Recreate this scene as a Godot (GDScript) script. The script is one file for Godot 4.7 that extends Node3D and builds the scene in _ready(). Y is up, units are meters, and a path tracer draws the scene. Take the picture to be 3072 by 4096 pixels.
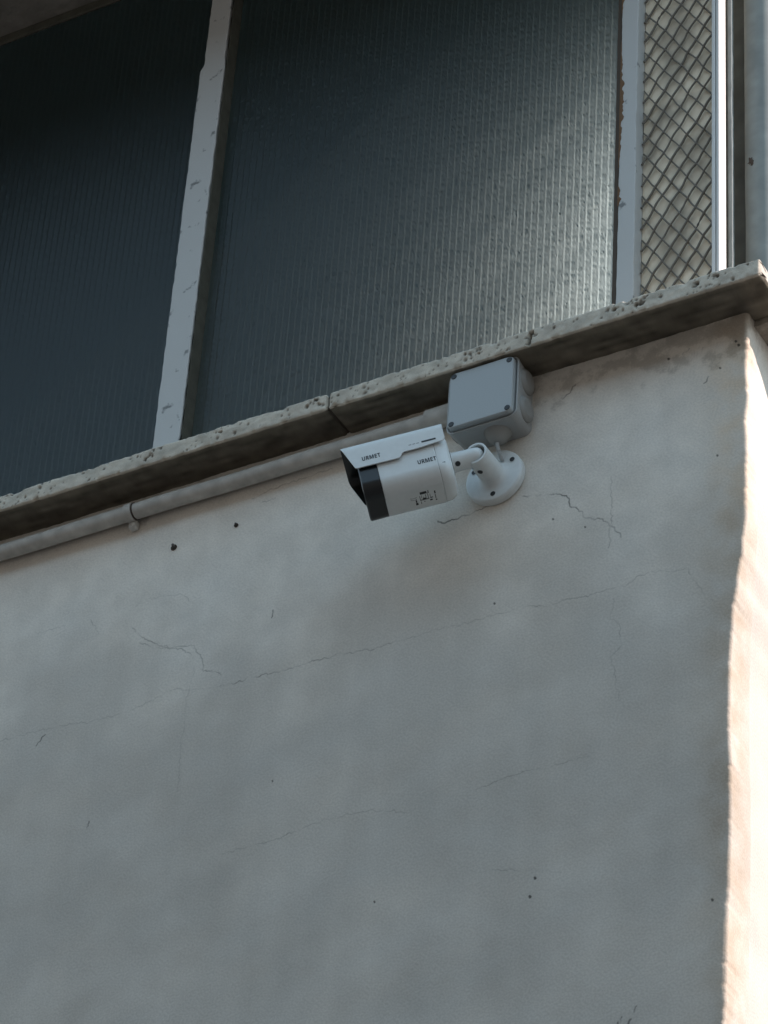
extends Node3D

# ---------------------------------------------------------------- mesh helper
class MB:
	var v := PackedVector3Array()
	var n := PackedVector3Array()
	var u := PackedVector2Array()
	var c := PackedColorArray()
	var i := PackedInt32Array()

	func tri(a: int, b: int, d: int) -> void:
		var g := (v[d] - v[a]).cross(v[b] - v[a])
		if g.length_squared() < 1e-20:
			return
		if g.dot(n[a] + n[b] + n[d]) < 0.0:
			i.append_array(PackedInt32Array([a, d, b]))
		else:
			i.append_array(PackedInt32Array([a, b, d]))

	# a grid of points, smooth inside; normals point away from «from» (or towards it with inward)
	func patch(rows: Array, closed := false, from := Vector3.ZERO, inward := false, colors: Array = [], uvs: Array = []) -> void:
		var nr := rows.size()
		var nc: int = rows[0].size()
		var base := v.size()
		var nn := PackedVector3Array()
		var sum := 0.0
		for r in nr:
			var row: PackedVector3Array = rows[r]
			var up: PackedVector3Array = rows[maxi(r - 1, 0)]
			var dn: PackedVector3Array = rows[mini(r + 1, nr - 1)]
			for k in nc:
				var a: Vector3
				if closed:
					a = row[(k + 1) % nc] - row[(k - 1 + nc) % nc]
				else:
					a = row[mini(k + 1, nc - 1)] - row[maxi(k - 1, 0)]
				var q := a.cross(dn[k] - up[k])
				var l := q.length()
				q = q / l if l > 1e-14 else Vector3.ZERO
				nn.append(q)
				sum += q.dot(row[k] - from)
		var s := 1.0 if (sum >= 0.0) != inward else -1.0
		for r in nr:
			var row: PackedVector3Array = rows[r]
			for k in nc:
				v.append(row[k])
				n.append(nn[r * nc + k] * s)
				c.append(colors[r][k] if colors.size() else Color.WHITE)
				u.append(uvs[r][k] if uvs.size() else Vector2.ZERO)
		var last := nc if closed else nc - 1
		for r in nr - 1:
			for k in last:
				var k2 := (k + 1) % nc
				var a := base + r * nc + k
				var b := base + r * nc + k2
				var d := base + (r + 1) * nc + k
				var e := base + (r + 1) * nc + k2
				tri(a, b, e)
				tri(a, e, d)

	func fan(ring: PackedVector3Array, normal: Vector3) -> void:
		var mid := Vector3.ZERO
		for p in ring:
			mid += p
		mid /= ring.size()
		var base := v.size()
		v.append(mid)
		for p in ring:
			v.append(p)
		for k in ring.size() + 1:
			n.append(normal)
			c.append(Color.WHITE)
			u.append(Vector2.ZERO)
		for k in ring.size():
			tri(base, base + 1 + k, base + 1 + (k + 1) % ring.size())

	# rings joined into a solid; «sharp» lists ring indices where the surface breaks
	func loft(rings: Array, sharp: Array = [], cap0 := true, cap1 := true) -> void:
		var mid := Vector3.ZERO
		for p in rings[0]:
			mid += p
		for p in rings[-1]:
			mid += p
		mid /= rings[0].size() + rings[-1].size()
		var part: Array = [rings[0]]
		for k in range(1, rings.size()):
			part.append(rings[k])
			if k in sharp or k == rings.size() - 1:
				patch(part, true, mid)
				part = [rings[k]]
		if cap0:
			fan(rings[0], cap_normal(rings[0], mid))
		if cap1:
			fan(rings[-1], cap_normal(rings[-1], mid))

	func cap_normal(r: PackedVector3Array, mid: Vector3) -> Vector3:
		var k := r.size() / 3
		var q := (r[k] - r[0]).cross(r[2 * k] - r[0]).normalized()
		return q if q.dot(r[0] - mid) > 0.0 else -q

	func box(a: Vector3, b: Vector3, bevel := 0.002) -> void:
		var lo := Vector3(minf(a.x, b.x), minf(a.y, b.y), minf(a.z, b.z))
		var hi := Vector3(maxf(a.x, b.x), maxf(a.y, b.y), maxf(a.z, b.z))
		var rings: Array = []
		for e in [[lo.z, bevel], [lo.z + bevel, 0.0], [hi.z - bevel, 0.0], [hi.z, bevel]]:
			var r := PackedVector3Array()
			for q in [[lo.x, lo.y, 1, 1, 0], [hi.x, lo.y, -1, 1, 1], [hi.x, hi.y, -1, -1, 0], [lo.x, hi.y, 1, -1, 1]]:
				var k: float = e[1]
				var p0 := Vector3(q[0] + q[2] * (k + bevel), q[1] + q[3] * k, e[0])
				var p1 := Vector3(q[0] + q[2] * k, q[1] + q[3] * (k + bevel), e[0])
				if q[4] == 1:
					r.append(p0)
					r.append(p1)
				else:
					r.append(p1)
					r.append(p0)
			rings.append(r)
		# flat facets: each band and each side on its own
		var mid := (lo + hi) * 0.5
		for k in 3:
			for j in 8:
				var j2 := (j + 1) % 8
				patch([PackedVector3Array([rings[k][j], rings[k][j2]]), PackedVector3Array([rings[k + 1][j], rings[k + 1][j2]])], false, mid)
		fan(rings[0], Vector3(0, 0, -1))
		fan(rings[3], Vector3(0, 0, 1))

	func mesh() -> ArrayMesh:
		var arr := []
		arr.resize(Mesh.ARRAY_MAX)
		arr[Mesh.ARRAY_VERTEX] = v
		arr[Mesh.ARRAY_NORMAL] = n
		arr[Mesh.ARRAY_TEX_UV] = u
		arr[Mesh.ARRAY_COLOR] = c
		arr[Mesh.ARRAY_INDEX] = i
		var m := ArrayMesh.new()
		m.add_surface_from_arrays(Mesh.PRIMITIVE_TRIANGLES, arr)
		return m


# ---------------------------------------------------------------- node helpers
func thing(called: String, label: String, category: String, at := Vector3.ZERO, group := "") -> Node3D:
	var o := Node3D.new()
	o.name = called
	o.position = at
	add_child(o, true)
	o.set_meta("label", label)
	o.set_meta("category", category)
	if group:
		o.set_meta("group", group)
	return o

func part(called: String, m: Mesh, mat: Material, parent: Node3D, at := Vector3.ZERO, label := "") -> MeshInstance3D:
	var o := MeshInstance3D.new()
	o.name = called
	o.mesh = m
	o.material_override = mat
	o.position = at
	if label:
		o.set_meta("label", label)
	parent.add_child(o, true)
	return o

func struct(called: String, m: Mesh, mat: Material) -> MeshInstance3D:
	var o := part(called, m, mat, self)
	o.set_meta("kind", "structure")
	return o

func box_mesh(a: Vector3, b: Vector3, bevel := 0.002) -> ArrayMesh:
	var m := MB.new()
	m.box(a, b, bevel)
	return m.mesh()

# circle of points round an axis
func ring(at: Vector3, axis: Vector3, r: float, count := 32) -> PackedVector3Array:
	var w := axis.normalized()
	var e := w.cross(Vector3.UP if absf(w.y) < 0.9 else Vector3.RIGHT).normalized()
	var f := w.cross(e)
	var out := PackedVector3Array()
	for k in count:
		var t := TAU * k / count
		out.append(at + (e * cos(t) + f * sin(t)) * r)
	return out

# a turned shape: profile holds [distance along axis, radius]
func lathe(at: Vector3, axis: Vector3, profile: Array, sharp: Array = [], count := 32, cap0 := true, cap1 := true) -> ArrayMesh:
	var m := MB.new()
	var rings: Array = []
	for p in profile:
		rings.append(ring(at + axis.normalized() * p[0], axis, p[1], count))
	m.loft(rings, sharp, cap0, cap1)
	return m.mesh()

func rounded(hx: float, hy: float, r: float, steps := 8) -> PackedVector2Array:
	var out := PackedVector2Array()
	for q in [[1, 1, 0], [-1, 1, 1], [-1, -1, 2], [1, -1, 3]]:
		for k in steps + 1:
			var t: float = (q[2] + float(k) / steps) * PI / 2
			out.append(Vector2(q[0] * (hx - r) + r * cos(t), q[1] * (hy - r) + r * sin(t)))
	return out

func tube_along(pts: PackedVector3Array, r: float, count := 8) -> ArrayMesh:
	var m := MB.new()
	var rings: Array = []
	for k in pts.size():
		var d := pts[mini(k + 1, pts.size() - 1)] - pts[maxi(k - 1, 0)]
		rings.append(ring(pts[k], d, r, count))
	m.loft(rings)
	return m.mesh()

# ---------------------------------------------------------------- materials
var noises := {}

func noise_tex(key: String, freq: float, octaves: int, lo: float, hi: float, kind := FastNoiseLite.TYPE_SIMPLEX_SMOOTH, size := 512, a0 := 0.0, a1 := 1.0) -> NoiseTexture2D:
	if noises.has(key):
		return noises[key]
	var f := FastNoiseLite.new()
	f.seed = hash(key) % 10000
	f.noise_type = kind
	f.frequency = freq
	f.fractal_octaves = octaves
	var t := NoiseTexture2D.new()
	t.width = size
	t.height = size
	t.seamless = true
	t.noise = f
	var g := Gradient.new()
	g.offsets = PackedFloat32Array([a0, a1])
	g.colors = PackedColorArray([Color(lo, lo, lo), Color(hi, hi, hi)])
	t.color_ramp = g
	noises[key] = t
	return t

func lin(r: float, g: float, b: float) -> Color:
	return Color(r, g, b).linear_to_srgb()

func mat(r: float, g: float, b: float, rough := 0.6, tex: Texture2D = null, tile := 4.0, bump: Texture2D = null, bump_cm := 0.0) -> StandardMaterial3D:
	var m := StandardMaterial3D.new()
	m.albedo_color = lin(r, g, b)
	m.roughness = rough
	if tex:
		m.albedo_texture = tex
	if bump:
		m.heightmap_enabled = true
		m.heightmap_texture = bump
		m.heightmap_scale = bump_cm
	if tex or bump:
		m.uv1_triplanar = true
		m.uv1_world_triplanar = true
		m.uv1_scale = Vector3(tile, tile, tile)
	return m

func fnl(s: int, freq: float, octaves := 3, kind := FastNoiseLite.TYPE_SIMPLEX_SMOOTH) -> FastNoiseLite:
	var f := FastNoiseLite.new()
	f.seed = s
	f.frequency = freq
	f.fractal_octaves = octaves
	f.noise_type = kind
	return f

# ---------------------------------------------------------------- plaster texture (1.5 m square: x -1.1..0.4, y 3.45..4.95)
const TS := 1536
const T0 := Vector2(-1.1, 4.95)
const TM := 1.5

func to_px(x: float, y: float) -> Vector2:
	return Vector2((x - T0.x) / TM * TS, (T0.y - y) / TM * TS)

var dark := PackedFloat32Array()
var relief := PackedByteArray()

func stamp(p: Vector2, r: float, a: float) -> void:
	for yy in range(int(p.y - r - 1), int(p.y + r + 2)):
		for xx in range(int(p.x - r - 1), int(p.x + r + 2)):
			if xx < 0 or yy < 0 or xx >= TS or yy >= TS:
				continue
			var d := Vector2(xx + 0.5, yy + 0.5).distance_to(p)
			var k := clampf(r - d + 0.5, 0.0, 1.0) * a
			var at := yy * TS + xx
			dark[at] = maxf(dark[at], k)

func crack(pts: Array, strength: float, width: float, s: int) -> void:
	var f := fnl(s, 0.06, 4)
	var g := fnl(s + 7, 0.02, 2)
	var path: Array[Vector2] = []
	for k in range(0, pts.size(), 2):
		path.append(to_px(pts[k], pts[k + 1]))
	var run := 0.0
	for k in path.size() - 1:
		var a := path[k]
		var b := path[k + 1]
		var steps := int(a.distance_to(b) * 2.0) + 1
		var nrm := (b - a).normalized().orthogonal()
		for j in steps:
			run += 0.5
			var t := float(j) / steps
			var fade := 0.55 + 0.9 * g.get_noise_1d(run)
			stamp(a.lerp(b, t) + nrm * f.get_noise_1d(run) * 4.0, width * (0.55 + 0.35 * f.get_noise_1d(run * 0.7 + 500.0)), clampf(strength * fade, 0.0, 1.0))

func plaster_texture() -> ImageTexture:
	dark.resize(TS * TS)
	crack([0.043, 4.466, 0.064, 4.460, 0.091, 4.453, 0.109, 4.443, 0.115, 4.427, 0.132, 4.410, 0.137, 4.400, 0.151, 4.390], 0.75, 1.3, 1)
	crack([0.151, 4.390, 0.163, 4.387, 0.175, 4.373, 0.192, 4.348], 0.6, 1.1, 2)
	crack([0.174, 4.454, 0.174, 4.426, 0.176, 4.396, 0.173, 4.336], 0.4, 0.9, 3)
	crack([-0.17, 4.279, -0.09, 4.282, -0.020, 4.279, 0.011, 4.280, 0.052, 4.280, 0.094, 4.269, 0.109, 4.273, 0.139, 4.269, 0.177, 4.269], 0.38, 1.0, 4)
	crack([0.177, 4.269, 0.197, 4.268, 0.217, 4.278, 0.247, 4.278, 0.267, 4.269, 0.284, 4.268, 0.294, 4.246, 0.304, 4.229, 0.320, 4.206], 0.38, 1.0, 5)
	crack([0.181, 4.252, 0.178, 4.222, 0.190, 4.210, 0.194, 4.175, 0.179, 4.160, 0.187, 4.127, 0.188, 4.111, 0.198, 4.076], 0.32, 0.9, 6)
	crack([-0.007, 4.012, 0.030, 4.018, 0.067, 4.021, 0.097, 4.017, 0.116, 4.019, 0.153, 4.020], 0.3, 0.9, 7)
	crack([-0.002, 3.889, 0.050, 3.879, 0.072, 3.872, 0.119, 3.859], 0.3, 0.8, 8)
	crack([-0.410, 4.287, -0.387, 4.286, -0.365, 4.287, -0.341, 4.287, -0.319, 4.285, -0.298, 4.286, -0.256, 4.286, -0.218, 4.286, -0.170, 4.279], 0.6, 1.1, 9)
	crack([-0.410, 4.287, -0.441, 4.292, -0.463, 4.296, -0.490, 4.305, -0.532, 4.292, -0.583, 4.287, -0.627, 4.289, -0.681, 4.297, -0.772, 4.299], 0.28, 1.0, 10)
	crack([-0.569, 4.433, -0.550, 4.412, -0.525, 4.392, -0.498, 4.378, -0.460, 4.371, -0.447, 4.344, -0.439, 4.323, -0.409, 4.307], 0.5, 1.0, 11)
	crack([-0.553, 4.403, -0.524, 4.385, -0.506, 4.381, -0.475, 4.368, -0.462, 4.354], 0.4, 0.9, 12)
	crack([-0.733, 4.473, -0.688, 4.472, -0.675, 4.445, -0.655, 4.437, -0.625, 4.439, -0.644, 4.470], 0.3, 0.8, 13)
	crack([-0.568, 4.470, -0.546, 4.476, -0.516, 4.473, -0.493, 4.469, -0.466, 4.441], 0.3, 0.8, 14)
	crack([-0.455, 4.335, -0.459, 4.303, -0.463, 4.278, -0.462, 4.233, -0.464, 4.200, -0.459, 4.130], 0.28, 0.8, 15)
	crack([-0.379, 4.012, -0.302, 4.013, -0.234, 4.024, -0.159, 4.021, -0.097, 4.002], 0.35, 0.9, 16)
	crack([-0.086, 4.466, -0.075, 4.459, -0.040, 4.461, -0.012, 4.466, 0.005, 4.464], 0.9, 1.5, 17)
	crack([0.117, 4.633, 0.109, 4.624, 0.098, 4.614], 0.8, 1.8, 18)
	crack([0.286, 4.636, 0.276, 4.628], 0.6, 1.6, 19)
	crack([0.306, 4.630, 0.301, 4.616], 0.5, 1.2, 20)
	crack([-0.39, 4.604, -0.35, 4.612, -0.31, 4.613, -0.26, 4.615], 0.5, 1.4, 21)
	crack([-0.372, 4.592, -0.35, 4.592], 0.5, 1.4, 22)
	var spots := [0.083, 3.858, 2.1, 0.077, 3.833, 2.2, -0.143, 3.880, 1.4, -0.311, 4.106, 1.2, 0.008, 4.298, 1.6, 0.090, 4.411, 1.5, 0.138, 4.382, 1.3, 0.327, 4.438, 1.5, 0.320, 3.768, 1.8, 0.256, 4.628, 2.0, 0.354, 4.623, 2.0, 0.358, 4.615, 2.2, 0.331, 4.585, 1.6]
	for k in range(0, spots.size(), 3):
		stamp(to_px(spots[k], spots[k + 1]), spots[k + 2] * 0.9, 0.75)
		stamp(to_px(spots[k] - 0.0008, spots[k + 1] + 0.0015), spots[k + 2] * 0.7, 0.8)
	crack([-0.337, 4.393, -0.337, 4.380], 0.95, 1.5, 23)
	crack([-0.600, 4.120, -0.603, 4.110], 0.95, 1.6, 24)
	crack([-0.708, 4.273, -0.701, 4.282, -0.695, 4.289], 0.95, 1.5, 25)
	crack([0.223, 3.648, 0.219, 3.640], 0.9, 1.7, 26)
	crack([0.216, 3.632, 0.211, 3.622], 1.0, 2.2, 27)
	crack([0.204, 3.638, 0.203, 3.630], 0.95, 1.8, 28)
	crack([0.199, 3.632, 0.200, 3.626], 0.95, 2.0, 29)
	crack([0.314, 4.577, 0.306, 4.568], 0.5, 1.5, 30)
	var big := fnl(31, 0.0042, 4).get_image(TS, TS, false, false, false).get_data()
	var mid := fnl(32, 0.017, 4).get_image(TS, TS, false, false, false).get_data()
	var fine := fnl(33, 0.24, 2).get_image(TS, TS, false, false, false).get_data()
	var hue := fnl(34, 0.006, 3).get_image(TS, TS, false, false, false).get_data()
	var bytes := PackedByteArray()
	bytes.resize(TS * TS * 3)
	relief.resize(TS * TS)
	var streak := fnl(35, 0.02, 3)
	var cols := PackedFloat32Array()
	for x in TS:
		cols.append(streak.get_noise_1d(x) * 0.014)
	var o := 0
	for y in TS:
		for x in TS:
			var at := y * TS + x
			var low := smoothstep(400.0, 760.0, y + (big[at] - 128) * 2.2 - x * 0.06)  # stain mask; also puts the brightness falloff down the wall into the colour
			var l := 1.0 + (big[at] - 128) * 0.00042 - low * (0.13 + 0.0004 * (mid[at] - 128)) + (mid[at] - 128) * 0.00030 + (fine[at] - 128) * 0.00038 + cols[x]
			var w := (hue[at] - 128) * 0.00005
			# grime that has run down beside the corner, and a rusty breath under the fixings
			var cx := (x - 1490) / 45.0
			var gr := exp(-cx * cx) * (0.05 + 0.0006 * (mid[at] - 100))
			l -= gr
			w += gr * 0.5
			var dx := (x - 1105) / 110.0
			var dy := (y - 600) / 60.0
			var st := exp(-dx * dx - dy * dy) * 0.02
			l -= st
			w += st * 0.5
			# grime and contact shade painted into the plaster that meets the sill
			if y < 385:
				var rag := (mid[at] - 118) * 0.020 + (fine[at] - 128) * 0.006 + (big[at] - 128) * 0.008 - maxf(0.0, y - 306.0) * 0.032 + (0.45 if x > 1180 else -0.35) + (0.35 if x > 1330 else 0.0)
				var grime_shade := clampf(rag, 0.0, 1.0) * 0.17
				l -= grime_shade
				w += grime_shade * 0.03
			var k := 1.0 - dark[at] * 0.64
			relief[at] = clampi(int(150 + (fine[at] - 128) * 0.45 + (mid[at] - 128) * 0.10 - dark[at] * 140.0), 0, 255)
			var base := l * k * 219.0
			bytes[o] = clampi(int(base * (1.0 + w)), 0, 255)
			bytes[o + 1] = clampi(int(base * 0.968), 0, 255)
			bytes[o + 2] = clampi(int(base * (0.918 - w)), 0, 255)
			o += 3
	return ImageTexture.create_from_image(Image.create_from_data(TS, TS, false, Image.FORMAT_RGB8, bytes))

# film on the added unseen side pane, thinned to shape the glow: front edge at u 0, top at v 0
func glow_film_texture() -> ImageTexture:
	var n := 256
	var im := Image.create(n, n, false, Image.FORMAT_RGBA8)
	var f := fnl(61, 0.03, 4)
	for y in n:
		for x in n:
			var z := 0.074 + 0.546 * x / n
			var h := 5.86 - 1.16 * y / n
			var d := (z - 0.06) / 0.466
			var clear := exp(-d / 0.145) * pow(smoothstep(5.62, 4.78, h - 0.69 * d), 1.6) * 1.6
			clear *= 1.0 + 0.35 * f.get_noise_2d(x * 0.4, y * 2.0)
			im.set_pixel(x, y, Color(0.8, 0.8, 0.77, 1.0 - clampf(clear, 0.0, 0.92)))
	return ImageTexture.create_from_image(im)

# ---------------------------------------------------------------- wall
# where the hand-plastered corner stands at each height
const CORNER := [2.0, 0.331, 3.3, 0.332, 3.60, 0.334, 3.637, 0.3358, 3.729, 0.3378, 3.792, 0.341, 3.895, 0.3432, 3.955, 0.3434, 4.023, 0.3418, 4.106, 0.3433, 4.175, 0.3473, 4.231, 0.3545, 4.280, 0.3618, 4.337, 0.3666, 4.443, 0.368, 4.49, 0.367, 4.527, 0.3705, 4.568, 0.3682, 4.623, 0.3705, 4.70, 0.372]

func corner_x(y: float) -> float:
	for k in range(2, CORNER.size(), 2):
		if y <= CORNER[k]:
			return lerpf(CORNER[k - 1], CORNER[k + 1], smoothstep(0.0, 1.0, (y - CORNER[k - 2]) / (CORNER[k] - CORNER[k - 2])))
	return 0.372

func build_wall(m: Material) -> void:
	var ys := PackedFloat32Array([0.0, 1.2, 2.4, 3.2])
	var y := 3.44
	while y < 4.668:
		ys.append(y)
		y += 0.004
	ys.append(4.675)
	var xs := PackedFloat32Array([-3.2, -2.0, -1.3])
	var x := -1.1
	while x < 0.30:
		xs.append(x)
		x += 0.0075
	var wave := fnl(41, 3.5, 3)
	var lump := fnl(42, 22.0, 3)
	var edge := fnl(43, 28.0, 4)
	var chip := fnl(44, 70.0, 2)
	var rows: Array = []
	var uvs: Array = []
	for yy in ys:
		var r := PackedVector3Array()
		var uv := PackedVector2Array()
		var cx := corner_x(yy) + edge.get_noise_1d(yy) * 0.0006 - maxf(0.0, chip.get_noise_1d(yy + 9.0) - 0.28) * 0.006
		for xx in xs:
			r.append(Vector3(xx, yy, wave.get_noise_2d(xx, yy) * 0.0016 + lump.get_noise_2d(xx, yy) * 0.0003))
		for k in 6:
			var xx := lerpf(0.305, cx - 0.006, k / 5.0)
			r.append(Vector3(xx, yy, wave.get_noise_2d(xx, yy) * 0.0016 + lump.get_noise_2d(xx, yy) * 0.0003))
		for k in 5:
			var t := (k + 1) / 5.0 * PI / 2
			r.append(Vector3(cx - 0.006 + 0.006 * sin(t), yy, -0.006 + 0.006 * cos(t)))
		for z in [-0.012, -0.02, -0.03, -0.045, -0.06, -0.08, -0.11, -0.15, -0.2, -0.3, -0.8, -2.5]:
			var settle := lerpf(cx, corner_x(yy), clampf(-z / 0.05, 0.0, 1.0)) - 0.0004
			r.append(Vector3(settle + lump.get_noise_2d(z, yy) * 0.0001, yy, z))
		var arc := 0.0
		for k in r.size():
			if k > 0 and k > xs.size() + 5:
				arc += r[k].distance_to(r[k - 1])
			var s: float = r[k].x if k <= xs.size() + 5 else cx - 0.006 + arc
			uv.append(Vector2((s - T0.x) / TM, (T0.y - yy) / TM))
		rows.append(r)
		uvs.append(uv)
	var mb := MB.new()
	mb.patch(rows, false, Vector3(-1.0, 3.0, -3.0), false, [], uvs)
	var w := thing("plaster_wall", "cracked pale plaster wall below the concrete sill", "wall")
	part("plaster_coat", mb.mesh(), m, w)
	part("wall_core", box_mesh(Vector3(-3.2, 0, -2.5), Vector3(0.32, 4.6, -0.05)), m, w)

# ---------------------------------------------------------------- sill
func sill_stone(x0: float, x1: float, step: float, pits: Array, m: Material, parent: Node3D, s: int) -> void:
	# profile in (z, y) from the underside at the wall, round the front, to the top at the window
	var prof: Array[Vector2] = []
	for k in 12:
		prof.append(Vector2(lerpf(-0.02, 0.057, k / 11.0), 4.669))
	for k in 5:
		var t := (k + 1) / 6.0 * PI / 2
		prof.append(Vector2(0.059 + 0.003 * sin(t), 4.672 - 0.003 * cos(t)))
	for k in 13:
		prof.append(Vector2(0.062, lerpf(4.6725, 4.6940, k / 12.0)))
	for k in 5:
		var t := (k + 1) / 6.0 * PI / 2
		prof.append(Vector2(0.058 + 0.004 * cos(t), 4.6945 + 0.004 * sin(t)))
	for k in 6:
		prof.append(Vector2(lerpf(0.056, -0.2, k / 5.0), 4.6985))
	var rough := fnl(s, 60.0, 4)
	var wave := fnl(s + 1, 7.0, 3)
	var chips := fnl(s + 2, 26.0, 3)
	var tint := fnl(s + 3, 30.0, 4)
	var count := int((x1 - x0) / step) + 1
	var cols: Array = []
	var paint: Array = []
	for a in count + 1:
		var x := lerpf(x0, x1, float(a) / count)
		var inset := 0.0
		var e := minf(x - x0, x1 - x)
		if e < 0.006:
			inset = 0.006 - sqrt(maxf(0.0, 0.006 * 0.006 - (0.006 - e) * (0.006 - e)))
		var r := PackedVector3Array()
		var pc := PackedColorArray()
		for k in prof.size():
			var p := prof[k]
			var out := Vector2.ZERO
			if k < 12:
				out = Vector2(0, -1)
			elif k < 17:
				out = Vector2(0.7, -0.7)
			elif k < 30:
				out = Vector2(1, 0)
			elif k < 35:
				out = Vector2(0.7, 0.7)
			else:
				out = Vector2(0, 1)
			var d := rough.get_noise_3d(x, p.y, p.x) * 0.0011 + wave.get_noise_2d(x, p.y) * 0.0012
			var c := 1.0 + 0.34 * tint.get_noise_3d(x, p.y * 1.5, p.x)
			if k >= 10 and k < 19:
				d -= maxf(0.0, chips.get_noise_2d(x, 3.0) - 0.12) * 0.012 * (1.0 - absf(k - 14.0) / 5.0)
			if k >= 27 and k < 37:
				d -= maxf(0.0, chips.get_noise_2d(x, 9.0) - 0.22) * 0.009 * (1.0 - absf(k - 32.0) / 6.0)
			for q in pits:
				if absf(q[0] - x) < q[2] * 1.3 and k >= 13 and k < 34:
					var dd: float = Vector2((q[0] - x) * q[4], q[1] - p.y).length() / q[2]
					dd += 0.35 * rough.get_noise_3d(x * 2.0, p.y * 2.0, 5.0)
					if dd < 1.0:
						d -= q[3] * sqrt(1.0 - dd)
						c *= lerpf(0.30, 1.0, dd * dd)
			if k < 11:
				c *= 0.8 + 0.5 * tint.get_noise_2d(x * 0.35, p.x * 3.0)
			d = maxf(d, -0.009)
			var under_tone := 1.0
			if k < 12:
				under_tone = 0.36  # underside coloured darker and browner than the front
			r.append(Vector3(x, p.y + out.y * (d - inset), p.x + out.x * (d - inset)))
			pc.append(Color(0.66 * c * under_tone, 0.60 * c * under_tone * (0.97 if k < 12 else 1.0), 0.50 * c * under_tone * (0.9 if k < 12 else 1.0)))
		cols.append(r)
		paint.append(pc)
	var mb := MB.new()
	var mid := Vector3((x0 + x1) / 2, 4.68, -0.05)
	mb.patch(cols, false, mid, false, paint)
	mb.fan(cols[0], Vector3(-1, 0, 0))
	mb.fan(cols[-1], Vector3(1, 0, 0))
	for k in range(mb.c.size() - 2 * (prof.size() + 1), mb.c.size()):
		mb.c[k] = Color(0.60, 0.565, 0.50)
	part("sill_stone", mb.mesh(), m, parent)

func build_sill(m: Material, under: Material, mortar: Material) -> void:
	var w := thing("window_sill", "pitted grey concrete window sill with chipped edges above the conduit", "window sill")
	var rng := RandomNumberGenerator.new()
	rng.seed = 77
	var pits: Array = []
	for k in 210:
		var r := rng.randf_range(0.0010, 0.0024) if k % 7 else rng.randf_range(0.0024, 0.0042)
		pits.append([rng.randf_range(-0.86, 0.41), rng.randf_range(4.671, 4.699), r, r * rng.randf_range(0.5, 0.9), rng.randf_range(0.6, 1.5)])
	# clusters seen in the photograph
	for q in [[-0.52, 4.69], [-0.53, 4.683], [-0.41, 4.69], [-0.265, 4.69], [-0.255, 4.695], [-0.25, 4.68], [-0.02, 4.685], [0.0, 4.69], [0.23, 4.69], [0.24, 4.68], [0.25, 4.69], [0.33, 4.688], [0.35, 4.69], [0.405, 4.695], [0.21, 4.685]]:
		for k in 4:
			pits.append([q[0] + rng.randf_range(-0.008, 0.008), q[1] + rng.randf_range(-0.006, 0.006), rng.randf_range(0.0015, 0.004), rng.randf_range(0.0015, 0.0035), rng.randf_range(0.6, 1.6)])
	# the bored hole with the broken slit under it
	pits.append([0.0785, 4.691, 0.0050, 0.009, 1.0])
	for k in 5:
		pits.append([0.0775 - k * 0.0006, 4.687 - k * 0.0035, 0.0034, 0.008, 1.0])
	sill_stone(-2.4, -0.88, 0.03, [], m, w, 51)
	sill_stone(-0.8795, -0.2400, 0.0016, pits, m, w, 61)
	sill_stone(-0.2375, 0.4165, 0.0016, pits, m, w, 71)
	part("joint_mortar", box_mesh(Vector3(-0.2412, 4.672, -0.1), Vector3(-0.2368, 4.697, 0.055), 0.001), mortar, w)
	# the floor slab edge behind the last stone, reaching further out past the corner
	var mb := MB.new()
	var plan := PackedVector2Array([Vector2(0.385, -0.021), Vector2(0.415, -0.021), Vector2(0.47, -0.10), Vector2(0.52, -0.16), Vector2(0.52, -0.9), Vector2(0.30, -0.9), Vector2(0.30, -0.03)])
	var lo := PackedVector3Array()
	var hi := PackedVector3Array()
	for p in plan:
		lo.append(Vector3(p.x, 4.660, p.y))
		hi.append(Vector3(p.x, 4.672, p.y))
	for k in plan.size():
		var k2 := (k + 1) % plan.size()
		mb.patch([PackedVector3Array([lo[k], lo[k2]]), PackedVector3Array([hi[k], hi[k2]])], false, Vector3(0.42, 4.68, -0.4))
	mb.fan(lo, Vector3.DOWN)
	mb.fan(hi, Vector3.UP)
	part("slab_edge", mb.mesh(), under, w)

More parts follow.
